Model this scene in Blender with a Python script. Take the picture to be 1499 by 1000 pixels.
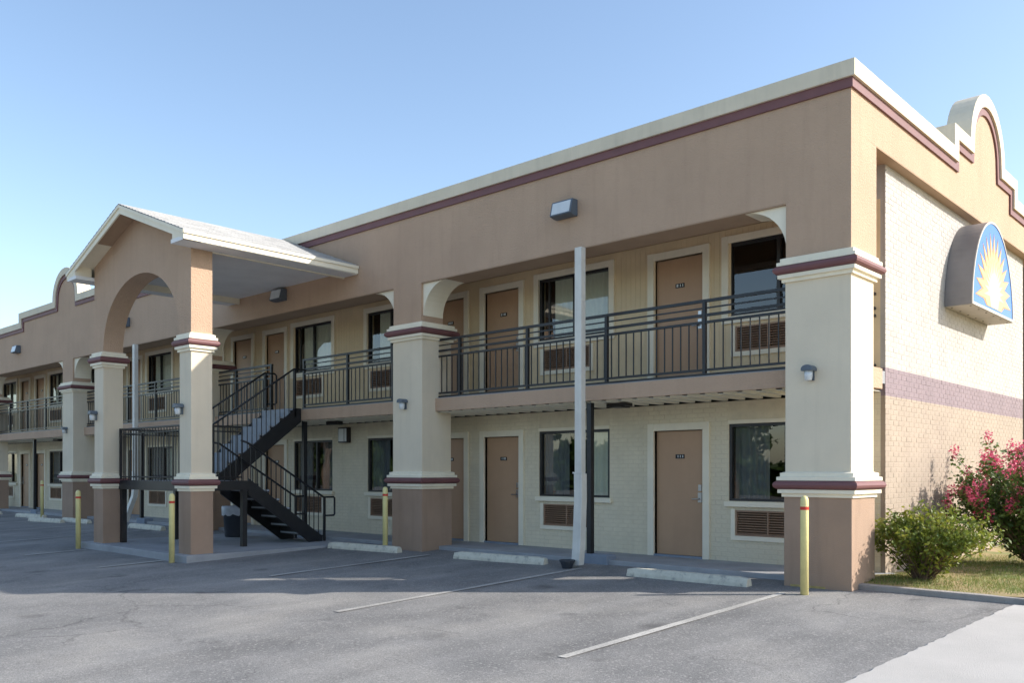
import bpy, bmesh, math, random
from mathutils import Vector, Matrix
random.seed(7)
for o in list(bpy.data.objects): bpy.data.objects.remove(o)
SC = bpy.context.scene
COL = SC.collection
R = math.radians

# ------------------------------------------------------------------ camera
cam = bpy.data.cameras.new('camera'); camo = bpy.data.objects.new('camera', cam); COL.objects.link(camo)
camo.location = (4.41, -11.09, 1.49)
camo.rotation_euler = (R(90), 0, R(42.675))
cam.sensor_width = 36; cam.lens = 31.08; cam.shift_y = 0.12675; cam.clip_end = 3000; cam.clip_start = 0.05
SC.camera = camo

# ------------------------------------------------------------------ world, sun, exposure
SUN_EL = 31.3; SH = (0.807, 0.591)
w = bpy.data.worlds.new('World'); SC.world = w; w.use_nodes = True
nt = w.node_tree; nt.nodes.clear()
sky = nt.nodes.new('ShaderNodeTexSky'); sky.sky_type = 'NISHITA'; sky.sun_disc = False
sky.sun_elevation = R(SUN_EL); sky.sun_rotation = math.atan2(SH[0], SH[1])
sky.altitude = 0; sky.air_density = 1.05; sky.dust_density = 1.1; sky.ozone_density = 1.0
bg = nt.nodes.new('ShaderNodeBackground'); bg.inputs['Strength'].default_value = 0.102
wo = nt.nodes.new('ShaderNodeOutputWorld')
nt.links.new(sky.outputs[0], bg.inputs['Color']); nt.links.new(bg.outputs[0], wo.inputs['Surface'])
sun = bpy.data.lights.new('sun', 'SUN'); suno = bpy.data.objects.new('sun', sun); COL.objects.link(suno)
sun.energy = 2.5; sun.angle = R(0.53); sun.color = (1.0, 0.94, 0.86)
sv = Vector((SH[0]*math.cos(R(SUN_EL)), SH[1]*math.cos(R(SUN_EL)), math.sin(R(SUN_EL))))
suno.rotation_euler = sv.to_track_quat('Z', 'Y').to_euler(); suno.location = (20, 15, 20)
SC.view_settings.view_transform = 'Standard'; SC.view_settings.look = 'None'
SC.view_settings.exposure = 1.4; SC.view_settings.gamma = 1.0; SC.view_settings.use_curve_mapping = False
SC.render.engine = 'CYCLES'

# ------------------------------------------------------------------ materials
def newmat(name):
    m = bpy.data.materials.new(name); m.use_nodes = True
    n = m.node_tree; b = n.nodes['Principled BSDF']; return m, n, b
def N(n, t, **k):
    x = n.nodes.new(t)
    for a, v in k.items():
        if a in x.inputs: x.inputs[a].default_value = v
        else: setattr(x, a, v)
    return x
def noise(n, scale, detail=4, rough=.55, vec=None):
    x = n.nodes.new('ShaderNodeTexNoise'); x.inputs['Scale'].default_value = scale
    x.inputs['Detail'].default_value = detail; x.inputs['Roughness'].default_value = rough
    if vec: n.links.new(vec, x.inputs['Vector'])
    return x
def ramp(n, src, stops):
    r = n.nodes.new('ShaderNodeValToRGB'); e = r.color_ramp.elements
    while len(e) < len(stops): e.new(.5)
    for i, (p, c) in enumerate(stops):
        e[i].position = p; e[i].color = (c, c, c, 1) if isinstance(c, (int, float)) else (*c, 1)
    n.links.new(src, r.inputs[0]); return r
def mix(n, fac, a, b, mode='MIX'):
    x = n.nodes.new('ShaderNodeMix'); x.data_type = 'RGBA'; x.blend_type = mode
    for s, v in ((0, fac), (6, a), (7, b)):
        if hasattr(v, 'is_linked') or hasattr(v, 'links'): n.links.new(v, x.inputs[s])
        else: x.inputs[s].default_value = v if s == 0 else (*v, 1)
    return x.outputs[2]
def coord(n): return n.nodes.new('ShaderNodeTexCoord').outputs['Object']
def plain(name, col, rough=.6, var=.1, scale=3, bump=0, bscale=60, metal=0, fine=0, streak=0):
    m, n, b = newmat(name); co = coord(n)
    n1 = noise(n, scale, 5, .6, co)
    lo = tuple(c*(1-var) for c in col); hi = tuple(min(1, c*(1+var)) for c in col)
    r = ramp(n, n1.outputs['Fac'], [(.3, lo), (.7, hi)]); out = r.outputs[0]
    if streak:
        mp = N(n, 'ShaderNodeMapping'); n.links.new(co, mp.inputs[0]); mp.inputs['Scale'].default_value = (3, 3, .25)
        n3 = noise(n, 2.0, 6, .65, mp.outputs[0]); r3 = ramp(n, n3.outputs['Fac'], [(.5, 1.0), (.78, 1-streak)])
        out = mix(n, 1.0, out, r3.outputs[0], 'MULTIPLY')
    if fine:
        n4 = noise(n, 260, 2, .6, co); r4 = ramp(n, n4.outputs['Fac'], [(.35, 1-fine), (.65, 1+fine*.3)])
        out = mix(n, 1.0, out, r4.outputs[0], 'MULTIPLY')
    n.links.new(out, b.inputs['Base Color'])
    b.inputs['Roughness'].default_value = rough; b.inputs['Metallic'].default_value = metal
    if bump:
        n2 = noise(n, bscale, 4, .6, co); bp = N(n, 'ShaderNodeBump'); bp.inputs['Strength'].default_value = bump
        bp.inputs['Distance'].default_value = .02; n.links.new(n2.outputs['Fac'], bp.inputs['Height']); n.links.new(bp.outputs[0], b.inputs['Normal'])
    return m
M = {}
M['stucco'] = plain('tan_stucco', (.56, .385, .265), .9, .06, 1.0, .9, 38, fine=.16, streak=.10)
M['base'] = plain('brown_stucco', (.40, .275, .195), .9, .08, 1.5, .4, 80, fine=.08, streak=.15)
M['cream'] = plain('cream_stucco', (.77, .665, .505), .9, .05, 1.2, .3, 80, fine=.05, streak=.07)
M['trim'] = plain('cream_trim_paint', (.87, .79, .62), .65, .05, 2, .1, 40, streak=.07)
M['cornice'] = plain('cornice_cream', (.72, .63, .48), .8, .06, 1.5, .25, 80, streak=.12)
M['maroon'] = plain('maroon_paint', (.18, .075, .075), .6, .10, 3, .1, 50)
M['siding'] = plain('siding_paint', (.75, .59, .37), .75, .06, 2.5, .15, 40, streak=.06)
M['brickf'] = plain('cream_painted_brick', (.77, .68, .50), .8, .06, 4, .3, 55, streak=.08)
M['mortf'] = plain('cream_painted_mortar', (.71, .62, .455), .9, .08, 6, .3, 90)
M['doorp'] = plain('brown_door_paint', (.50, .31, .185), .5, .06, 1.5, .05, 30, streak=.06)
M['slab'] = plain('walkway_concrete', (.36, .365, .375), .8, .16, 1.6, .25, 60, fine=.15)
M['deck'] = plain('corrugated_deck_paint', (.82, .78, .66), .6, .06, 3)
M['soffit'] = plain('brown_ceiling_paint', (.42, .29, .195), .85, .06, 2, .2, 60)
M['psoffit'] = plain('grey_white_soffit', (.84, .83, .81), .7, .05, 2)
M['blackm'] = plain('black_steel_paint', (.016, .017, .02), .42, .25, 6, .1, 30)
M['bronze'] = plain('bronze_window_frame', (.022, .02, .02), .4, .15, 6)
M['louver'] = plain('brown_louver_paint', (.30, .185, .115), .5, .1, 5)
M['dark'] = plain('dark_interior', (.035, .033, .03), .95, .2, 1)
M['curtain'] = plain('curtain_cloth', (.86, .81, .68), .9, .05, 4)
M['sheer'] = plain('sheer_grey_curtain', (.20, .20, .21), .95, .08, 4)
M['spout'] = plain('white_downspout_metal', (.68, .66, .60), .5, .08, 4, streak=.15)
M['yellow'] = plain('yellow_bollard_paint', (.76, .67, .30), .5, .10, 5, .15, 30, streak=.12)
M['oldyellow'] = plain('faded_yellow_paint', (.42, .32, .12), .8, .3, 14)
M['red'] = plain('red_reflective_tape', (.55, .035, .02), .4, .1, 8)
M['steel'] = plain('brushed_steel', (.55, .55, .56), .3, .06, 8, metal=1)
M['grey'] = plain('grey_lamp_metal', (.10, .125, .155), .45, .12, 5)
M['lglass'] = plain('frosted_lamp_glass', (.66, .68, .68), .25, .05, 5)
M['tread'] = plain('grey_tread_concrete', (.33, .36, .40), .8, .12, 4, .2, 60)
M['cab'] = plain('sign_cabinet_metal', (.215, .20, .195), .5, .14, 1.6)
M['cabb'] = plain('sign_cabinet_bottom', (.5, .46, .41), .6, .1, 3)
M['blue'] = plain('sign_blue_face', (.02, .14, .46), .25, .06, 4)
M['gold'] = plain('sign_gold_ray', (.52, .21, .02), .3, .14, 4)
M['rayc'] = plain('sign_cream_ray', (.62, .39, .11), .3, .05, 5)
M['rayw'] = plain('sign_white_core', (.68, .56, .30), .3, .02, 5)
M['bin'] = plain('dark_grey_bin_plastic', (.035, .042, .055), .5, .12, 6)
M['bag'] = plain('white_bin_liner', (.50, .54, .60), .4, .1, 9, .4, 25)
M['kerb'] = plain('kerb_concrete', (.36, .33, .30), .9, .2, 3, .5, 50, fine=.2)
M['footing'] = plain('blue_grey_footing_concrete', (.24, .28, .34), .8, .12, 4, .3, 60)
M['drive'] = plain('pale_drive_concrete', (.45, .43, .40), .9, .10, .8, .35, 90, fine=.10)
M['bark'] = plain('bark', (.16, .11, .075), .95, .25, 14, .6, 40)
M['tyre'] = plain('tyre_rubber', (.012, .012, .013), .85, .2, 20)
M['white'] = plain('white_number', (.8, .8, .78), .5, .02, 5)
M['earth'] = plain('distant_ground', (.14, .15, .075), .95, .3, .05)

def brickmat(name):
    m, n, b = newmat(name); co = coord(n); sp = N(n, 'ShaderNodeSeparateXYZ')
    g = N(n, 'ShaderNodeNewGeometry'); n.links.new(g.outputs['Position'], sp.inputs[0])
    mr = N(n, 'ShaderNodeMapRange'); mr.inputs['From Max'].default_value = 6; n.links.new(sp.outputs['Z'], mr.inputs['Value'])
    r = n.nodes.new('ShaderNodeValToRGB'); r.color_ramp.interpolation = 'CONSTANT'
    e = r.color_ramp.elements; e.new(.5)
    for i, (p, c) in enumerate(((0, (.39, .315, .245)), (2.545/6, (.26, .20, .215)), (2.935/6, (.48, .445, .405)))):
        e[i].position = p; e[i].color = (*c, 1)
    n.links.new(mr.outputs[0], r.inputs[0])
    n1 = noise(n, 2.2, 6, .6, g.outputs['Position']); r1 = ramp(n, n1.outputs['Fac'], [(.3, .90), (.7, 1.05)])
    ob = N(n, 'ShaderNodeObjectInfo'); 
    o = mix(n, 1.0, r.outputs[0], r1.outputs[0], 'MULTIPLY')
    n.links.new(o, b.inputs['Base Color']); b.inputs['Roughness'].default_value = .8
    n2 = noise(n, 60, 4, .6, g.outputs['Position']); bp = N(n, 'ShaderNodeBump'); bp.inputs['Strength'].default_value = .45; bp.inputs['Distance'].default_value = .015
    n.links.new(n2.outputs['Fac'], bp.inputs['Height']); n.links.new(bp.outputs[0], b.inputs['Normal'])
    return m
M['bricke'] = brickmat('banded_painted_brick')

def asphalt():
    m, n, b = newmat('worn_asphalt'); g = N(n, 'ShaderNodeNewGeometry'); p = g.outputs['Position']
    a = noise(n, .55, 6, .62, p); c1 = ramp(n, a.outputs['Fac'], [(.30, (.15, .148, .145)), (.5, (.222, .216, .207)), (.70, (.30, .285, .262))])
    mp = N(n, 'ShaderNodeMapping'); n.links.new(p, mp.inputs[0]); mp.inputs['Scale'].default_value = (1.6, .35, 1); mp.inputs['Rotation'].default_value = (0, 0, .5)
    a2 = noise(n, 1.2, 5, .6, mp.outputs[0]); c2 = ramp(n, a2.outputs['Fac'], [(.32, .82), (.68, 1.10)])
    o = mix(n, 1.0, c1.outputs[0], c2.outputs[0], 'MULTIPLY')
    a3 = noise(n, 75, 4, .75, p); c3 = ramp(n, a3.outputs['Fac'], [(.32, .40), (.5, .98), (.70, 1.65)])
    o = mix(n, .85, o, c3.outputs[0], 'MULTIPLY')
    v = N(n, 'ShaderNodeTexVoronoi'); v.inputs['Scale'].default_value = 55; n.links.new(p, v.inputs['Vector'])
    sp = N(n, 'ShaderNodeSeparateColor'); n.links.new(v.outputs['Color'], sp.inputs[0])
    c5 = ramp(n, sp.outputs[0], [(.88, 0.0), (.97, .8)])
    o = mix(n, c5.outputs[0], o, (.34, .325, .305))
    a4 = noise(n, 1.7, 4, .5, p); c4 = ramp(n, a4.outputs['Fac'], [(.66, 1.0), (.75, .55)])
    o = mix(n, .8, o, c4.outputs[0], 'MULTIPLY')
    # thin wandering cracks, only in places, and a few oil spots
    nd = noise(n, 1.6, 5, .6, p); md = N(n, 'ShaderNodeVectorMath', operation='MULTIPLY_ADD'); n.links.new(nd.outputs['Color'], md.inputs[0]); md.inputs[1].default_value = (.9, .9, 0); n.links.new(p, md.inputs[2])
    vc = N(n, 'ShaderNodeTexVoronoi', feature='DISTANCE_TO_EDGE'); vc.inputs['Scale'].default_value = .34; n.links.new(md.outputs[0], vc.inputs['Vector'])
    cr = ramp(n, vc.outputs['Distance'], [(.0, 1.0), (.006, 0.0)]); nm = noise(n, .45, 2, .5, p); cm_ = ramp(n, nm.outputs['Fac'], [(.48, 0.0), (.6, .55)])
    ck = N(n, 'ShaderNodeMath', operation='MULTIPLY'); n.links.new(cr.outputs[0], ck.inputs[0]); n.links.new(cm_.outputs[0], ck.inputs[1])
    o = mix(n, ck.outputs[0], o, (.045, .042, .04))
    vo = N(n, 'ShaderNodeTexVoronoi'); vo.inputs['Scale'].default_value = .62; n.links.new(p, vo.inputs['Vector'])
    od = noise(n, 7, 4, .6, p); oa = N(n, 'ShaderNodeMath', operation='MULTIPLY_ADD'); n.links.new(od.outputs['Fac'], oa.inputs[0]); oa.inputs[1].default_value = .22; n.links.new(vo.outputs['Distance'], oa.inputs[2])
    oc = ramp(n, oa.outputs[0], [(.14, .6), (.27, 0.0)]); o = mix(n, oc.outputs[0], o, (.06, .057, .055))
    n.links.new(o, b.inputs['Base Color']); b.inputs['Roughness'].default_value = .88
    bp = N(n, 'ShaderNodeBump'); bp.inputs['Strength'].default_value = .7; bp.inputs['Distance'].default_value = .012
    n.links.new(a3.outputs['Fac'], bp.inputs['Height']); n.links.new(bp.outputs[0], b.inputs['Normal'])
    return m
M['asphalt'] = asphalt()
def paintline():
    m, n, b = newmat('worn_line_paint'); g = N(n, 'ShaderNodeNewGeometry'); p = g.outputs['Position']
    a = noise(n, 45, 5, .7, p); c = ramp(n, a.outputs['Fac'], [(.36, (.22, .21, .195)), (.48, (.50, .48, .44))])
    a2 = noise(n, 1.1, 4, .6, p); c2 = ramp(n, a2.outputs['Fac'], [(.35, .7), (.6, 1.0)])
    n.links.new(mix(n, 1.0, c.outputs[0], c2.outputs[0], 'MULTIPLY'), b.inputs['Base Color']); b.inputs['Roughness'].default_value = .8
    return m
M['line'] = paintline()
def stopmat():
    m, n, b = newmat('worn_wheel_stop'); p = coord(n)
    a = noise(n, 9, 6, .7, p); c = ramp(n, a.outputs['Fac'], [(.34, (.36, .34, .30)), (.45, (.62, .58, .47)), (.7, (.72, .68, .56))])
    n.links.new(c.outputs[0], b.inputs['Base Color']); b.inputs['Roughness'].default_value = .85
    a2 = noise(n, 45, 4, .6, p); bp = N(n, 'ShaderNodeBump'); bp.inputs['Strength'].default_value = .6; bp.inputs['Distance'].default_value = .015
    n.links.new(a2.outputs['Fac'], bp.inputs['Height']); n.links.new(bp.outputs[0], b.inputs['Normal']); return m
M['stop'] = stopmat()
def glassmat():
    m, n, b = newmat('window_glass'); n.nodes.remove(b)
    o = n.nodes['Material Output']; t = N(n, 'ShaderNodeBsdfTransparent'); t.inputs[0].default_value = (.86, .89, .88, 1)
    gl = N(n, 'ShaderNodeBsdfGlossy'); gl.inputs['Roughness'].default_value = .012; gl.inputs[0].default_value = (1, 1, 1, 1)
    g = N(n, 'ShaderNodeNewGeometry'); ns = noise(n, 1.3, 1, .4, g.outputs['Position']); bp = N(n, 'ShaderNodeBump'); bp.inputs['Strength'].default_value = .06; bp.inputs['Distance'].default_value = .04
    n.links.new(ns.outputs['Fac'], bp.inputs['Height']); n.links.new(bp.outputs[0], gl.inputs['Normal'])
    fr0 = N(n, 'ShaderNodeFresnel'); fr0.inputs['IOR'].default_value = 1.8
    iv = N(n, 'ShaderNodeMath', operation='SUBTRACT'); iv.inputs[0].default_value = 1; n.links.new(g.outputs['Backfacing'], iv.inputs[1])
    fr = N(n, 'ShaderNodeMath', operation='MULTIPLY'); n.links.new(fr0.outputs[0], fr.inputs[0]); n.links.new(iv.outputs[0], fr.inputs[1])
    mx = N(n, 'ShaderNodeMixShader'); n.links.new(fr.outputs[0], mx.inputs[0]); n.links.new(t.outputs[0], mx.inputs[1]); n.links.new(gl.outputs[0], mx.inputs[2])
    n.links.new(mx.outputs[0], o.inputs['Surface']); return m
M['glass'] = glassmat()
def leafmat(name, c1, c2, c3, trans=.35):
    m, n, b = newmat(name); g = N(n, 'ShaderNodeNewGeometry')
    a = noise(n, 5, 3, .6, g.outputs['Position']); r0 = ramp(n, a.outputs['Fac'], [(.32, c1), (.5, c2), (.68, c3)])
    ri = ramp(n, g.outputs['Random Per Island'], [(0, .62), (1, 1.35)])
    n.links.new(mix(n, 1.0, r0.outputs[0], ri.outputs[0], 'MULTIPLY'), b.inputs['Base Color']); b.inputs['Roughness'].default_value = .5
    tr = N(n, 'ShaderNodeBsdfTranslucent'); n.links.new(r0.outputs[0], tr.inputs[0])
    mx = N(n, 'ShaderNodeMixShader'); mx.inputs[0].default_value = trans; o = n.nodes['Material Output']
    n.links.new(b.outputs[0], mx.inputs[1]); n.links.new(tr.outputs[0], mx.inputs[2]); n.links.new(mx.outputs[0], o.inputs['Surface']); return m
M['leaf'] = leafmat('shrub_leaf', (.10, .15, .025), (.21, .26, .04), (.42, .40, .06))
M['leaf2'] = leafmat('myrtle_leaf', (.06, .11, .028), (.11, .18, .04), (.20, .27, .06))
M['pink'] = leafmat('pink_blossom', (.62, .05, .14), (.76, .12, .24), (.82, .28, .38), .3)
M['treeleaf'] = leafmat('tree_leaf', (.03, .06, .015), (.05, .095, .02), (.09, .13, .03))
M['blade'] = leafmat('grass_blade', (.30, .25, .09), (.20, .25, .055), (.11, .19, .035), .3)
def lawn():
    m, n, b = newmat('dry_lawn'); g = N(n, 'ShaderNodeNewGeometry'); a = noise(n, 1.3, 6, .65, g.outputs['Position'])
    r0 = ramp(n, a.outputs['Fac'], [(.35, (.42, .30, .17)), (.5, (.30, .24, .10)), (.65, (.16, .19, .05))]); n.links.new(r0.outputs[0], b.inputs['Base Color'])
    b.inputs['Roughness'].default_value = .95; return m
M['lawn'] = lawn()
def shinglemat():
    m, n, b = newmat('grey_asphalt_shingle'); g = N(n, 'ShaderNodeNewGeometry')
    r0 = ramp(n, g.outputs['Random Per Island'], [(0, (.33, .33, .33)), (1, (.43, .43, .425))])
    a = noise(n, 120, 3, .6, g.outputs['Position']); r1 = ramp(n, a.outputs['Fac'], [(.3, .8), (.7, 1.15)])
    n.links.new(mix(n, 1, r0.outputs[0], r1.outputs[0], 'MULTIPLY'), b.inputs['Base Color']); b.inputs['Roughness'].default_value = .95; return m
M['shingle'] = shinglemat()

# ------------------------------------------------------------------ helpers
class MB:
    def __init__(s): s.v = []; s.f = []
    def box(s, x0, x1, y0, y1, z0, z1):
        i = len(s.v)
        s.v += [(x0,y0,z0),(x1,y0,z0),(x1,y1,z0),(x0,y1,z0),(x0,y0,z1),(x1,y0,z1),(x1,y1,z1),(x0,y1,z1)]
        s.f += [tuple(i+k for k in q) for q in ((0,3,2,1),(4,5,6,7),(0,1,5,4),(1,2,6,5),(2,3,7,6),(3,0,4,7))]; return s
    def hexa(s, pts):
        i = len(s.v); s.v += [tuple(p) for p in pts]
        s.f += [tuple(i+k for k in q) for q in ((0,3,2,1),(4,5,6,7),(0,1,5,4),(1,2,6,5),(2,3,7,6),(3,0,4,7))]; return s
    def prism(s, poly, a, b, axis='y'):
        i = len(s.v); n = len(poly)
        T = {'y': lambda p, t: (p[0], t, p[1]), 'x': lambda p, t: (t, p[0], p[1]), 'z': lambda p, t: (p[0], p[1], t)}[axis]
        s.v += [T(p, a) for p in poly] + [T(p, b) for p in poly]
        s.f += [tuple(range(i, i+n)), tuple(range(i+2*n-1, i+n-1, -1))]
        s.f += [(i+k, i+(k+1) % n, i+n+(k+1) % n, i+n+k) for k in range(n)]; return s
    def strip(s, A, B, a, b, axis='y'):
        for k in range(len(A)-1): s.prism([A[k], A[k+1], B[k+1], B[k]], a, b, axis)
        return s
    def ring(s, x0, x1, y0, y1, prof):
        i = len(s.v); m = len(prof)
        for o, z in prof: s.v += [(x0-o,y0-o,z),(x1+o,y0-o,z),(x1+o,y1+o,z),(x0-o,y1+o,z)]
        for k in range(m-1):
            for c in range(4):
                a = i+4*k+c; b_ = i+4*k+(c+1) % 4; s.f.append((a, b_, b_+4, a+4))
        s.f += [(i+3,i+2,i+1,i), tuple(i+4*(m-1)+c for c in range(4))]; return s
    def tube(s, pts, r, n=8, r2=None, cap=True):
        P = [Vector(p) for p in pts]; base = len(s.v); m = len(P)
        up = None
        for k, p in enumerate(P):
            t = (P[min(k+1, m-1)]-P[max(k-1, 0)]).normalized()
            if up is None or abs(up.dot(t)) > .99: up = Vector((0,0,1)) if abs(t.z) < .9 else Vector((1,0,0))
            u = t.cross(up).normalized(); w_ = u.cross(t).normalized(); up = w_
            rr = r if r2 is None else r+(r2-r)*k/(m-1)
            for q in range(n):
                an = 2*math.pi*q/n+math.pi/n; d = u*math.cos(an)*rr+w_*math.sin(an)*rr; s.v.append(tuple(p+d))
        for k in range(m-1):
            for q in range(n):
                a = base+k*n+q; b_ = base+k*n+(q+1) % n; s.f.append((a, b_, b_+n, a+n))
        if cap: s.f += [tuple(base+q for q in reversed(range(n))), tuple(base+(m-1)*n+q for q in range(n))]
        return s
    def lathe(s, cx_, cy_, prof, n=20):
        i = len(s.v); m = len(prof)
        for r_, z in prof:
            for q in range(n): s.v.append((cx_+r_*math.cos(2*math.pi*q/n), cy_+r_*math.sin(2*math.pi*q/n), z))
        for k in range(m-1):
            for q in range(n):
                a = i+k*n+q; b_ = i+k*n+(q+1) % n; s.f.append((a, b_, b_+n, a+n))
        s.f += [tuple(i+q for q in reversed(range(n))), tuple(i+(m-1)*n+q for q in range(n))]; return s
    def mesh(s, name, mat, bev=0, smooth=False):
        me = bpy.data.meshes.new(name); me.from_pydata(s.v, [], s.f)
        bm = bmesh.new(); bm.from_mesh(me)
        bmesh.ops.recalc_face_normals(bm, faces=bm.faces)
        if bev: bmesh.ops.bevel(bm, geom=list(bm.edges), offset=bev, segments=2, profile=.6, affect='EDGES', clamp_overlap=True)
        bm.to_mesh(me); bm.free()
        me.materials.append(mat if not isinstance(mat, str) else M[mat])
        if smooth:
            for p in me.polygons: p.use_smooth = True
        return me
    def build(s, name, mat, parent=None, bev=0, smooth=False, kind=None, label=None):
        return link(name, s.mesh(name, mat, bev, smooth), parent, kind=kind, label=label)
def world_of(o):
    v = Vector(o.location)
    return v
ROOTLOC = {}
def link(name, data, parent=None, loc=None, scale=None, rot=None, kind=None, label=None):
    o = bpy.data.objects.new(name, data); COL.objects.link(o)
    if loc: o.location = loc
    if scale: o.scale = scale
    if rot: o.rotation_euler = rot
    if parent:
        o.parent = parent
        o.matrix_parent_inverse = wm(parent).inverted()
    if kind: o['kind'] = kind
    if label: o['label'] = label
    return o
def wm(o):
    m = Matrix.LocRotScale(o.location, o.rotation_euler, o.scale)
    if o.parent: m = wm(o.parent) @ o.matrix_parent_inverse @ m
    return m
def thing(name, label, cat, loc=(0,0,0), group=None):
    o = link(name, None, loc=loc); o.empty_display_size = .2; o['label'] = label; o['category'] = cat
    if group: o['group'] = group
    return o
def tag(o, label, cat, group=None):
    o['label'] = label; o['category'] = cat
    if group: o['group'] = group
    return o
def copy_thing(root, loc, label, rotz=None):
    r = root.copy(); COL.objects.link(r); r.location = loc; r['label'] = label
    if rotz is not None: r.rotation_euler = (0, 0, rotz)
    for ch in [c for c in bpy.data.objects if c.parent == root]:
        c = ch.copy(); COL.objects.link(c); c.parent = r
        for g in [k for k in bpy.data.objects if k.parent == ch]:
            d = g.copy(); COL.objects.link(d); d.parent = c
    return r
def offset_path(P, d):
    out = []; n = len(P)
    for i in range(n):
        ns = []
        for a, b in ((i-1, i), (i, i+1)):
            if 0 <= a and b < n:
                tx, tz = P[b][0]-P[a][0], P[b][1]-P[a][1]; l = math.hypot(tx, tz); ns.append((tz/l, -tx/l))
        if len(ns) == 1: q = (ns[0][0], ns[0][1])
        else:
            mx, mz = ns[0][0]+ns[1][0], ns[0][1]+ns[1][1]; l2 = (mx*mx+mz*mz)/2
            q = (mx/l2, mz/l2)
        out.append((P[i][0]+q[0]*d, P[i][1]+q[1]*d))
    return out
def subtract(a, b, holes):
    seg = [(a, b)]
    for h0, h1 in holes:
        ns = []
        for s0, s1 in seg:
            if h1 <= s0 or h0 >= s1: ns.append((s0, s1)); continue
            if h0 > s0: ns.append((s0, h0))
            if h1 < s1: ns.append((h1, s1))
        seg = ns
    return [(p, q) for p, q in seg if q-p > .012]

# ------------------------------------------------------------------ ground
def gz(y): 
    return -.03+.03*max(y, -9) if y < .7 else -.009
NX, NY = 90, 60
v = []; f = []
xs = [-140, -100, -70, -50]+[-42+i*.55 for i in range(80)]+[1.80]
ys = [-140, -80, -40, -25, -18, -14]+[-12+i*.3 for i in range(43)]+[1.2]
for y in ys:
    for x in xs:
        edge = x > 1.7
        hgt = gz(y)+(0 if (y < -12 or edge) else .006*math.sin(x*1.1+y*.7)*math.sin(y*.9-x*.4)*(1 if y < -.9 else .3))
        v.append((x+(.035*(y+.45) if edge and y > -12 else 0), y, hgt))
for j in range(len(ys)-1):
    for i in range(len(xs)-1):
        a = j*len(xs)+i; f.append((a, a+1, a+1+len(xs), a+len(xs)))
mb = MB(); mb.v = v; mb.f = f
lot = mb.build('parking_lot', 'asphalt', kind='structure', smooth=True)
gm = MB(); n_ = 48
gm.v = [(0,0,-.75)]+[(1500*math.cos(2*math.pi*i/n_), 1500*math.sin(2*math.pi*i/n_), -.75) for i in range(n_)]
gm.f = [(0, i+1, (i+1) % n_+1) for i in range(n_)]
gm.build('ground', 'earth', kind='structure')
# painted bay lines: children of the lot
def pline(x, y0, y1, w_=.10):
    m = MB(); k = 12
    for i in range(k+1):
        y = y0+(y1-y0)*i/k
        for s in (-1, 1): m.v.append((x+s*w_/2+random.uniform(-.006, .006), y, gz(y)+.011))
    m.f = [(2*i, 2*i+1, 2*i+3, 2*i+2) for i in range(k)]
    m.build('parking_line', 'line', lot)
for x, y0, y1 in ((-.60, -5.0, -.62), (-4.15, -4.85, -.2), (-7.57, -3.6, -.32), (-11.07, -4.78, -3.62), (-14.42, -4.8, -3.62), (-18.1, -4.6, -.5), (-21.6, -4.6, -.5), (-25.1, -4.6, -.6), (-28.6, -4.6, -.6)): pline(x, y0, y1)
# concrete drive
dm = MB(); ys2 = [-140, -40, -12, -9]+[-8+i*.08 for i in range(101)]
for y in ys2:
    e = 1.80+(.035*(y+.45) if y > -12 else 0)-.02+random.uniform(-.012, .012)
    dm.v += [(e, y, gz(y)+.002), (e+.03, y, gz(y)+.022), (14, y, gz(y)+.022)]
for j in range(len(ys2)-1):
    for i in range(2): a = j*3+i; dm.f.append((a, a+1, a+4, a+3))
dm.build('concrete_drive', 'drive', kind='structure')
# kerb + lawn
kb = MB(); kb.hexa([(.0, .20, -.1), (14, -.12, -.12), (14, .04, -.12), (.0, .36, -.1), (.0, .21, .045), (14, -.11, .045), (14, .03, .045), (.0, .35, .045)])
kb.build('kerb', 'kerb', kind='structure', bev=.012)
lm = MB(); gx = [-.2+i*.3 for i in range(30)]+[12, 30, 80]; gy = [.0+i*.3 for i in range(40)]+[16, 30, 60, 120]
def lz(x, y): return .035+.03*math.sin(x*2.1+y)*math.sin(y*1.7-x)+.015*y*.3
for y in gy:
    for x in gx: lm.v.append((x, max(y, .28-.0229*x), lz(x, y) if y < 12 else .1))
W_ = len(gx)
for j in range(len(gy)-1):
    for i in range(W_-1): a = j*W_+i; lm.f.append((a, a+1, a+1+W_, a+W_))
lm.build('lawn', 'lawn', kind='structure', smooth=True)

# ------------------------------------------------------------------ the motel building
XL = -41.0
B = thing('motel_building', 'two-storey tan stucco motel with balconies, cream columns and maroon bands', 'building', (-20, 5, 0))
CX = [0, -8.12, -16.4, -24.6, -32.8]       # right edges of the columns
CW = .85
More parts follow.
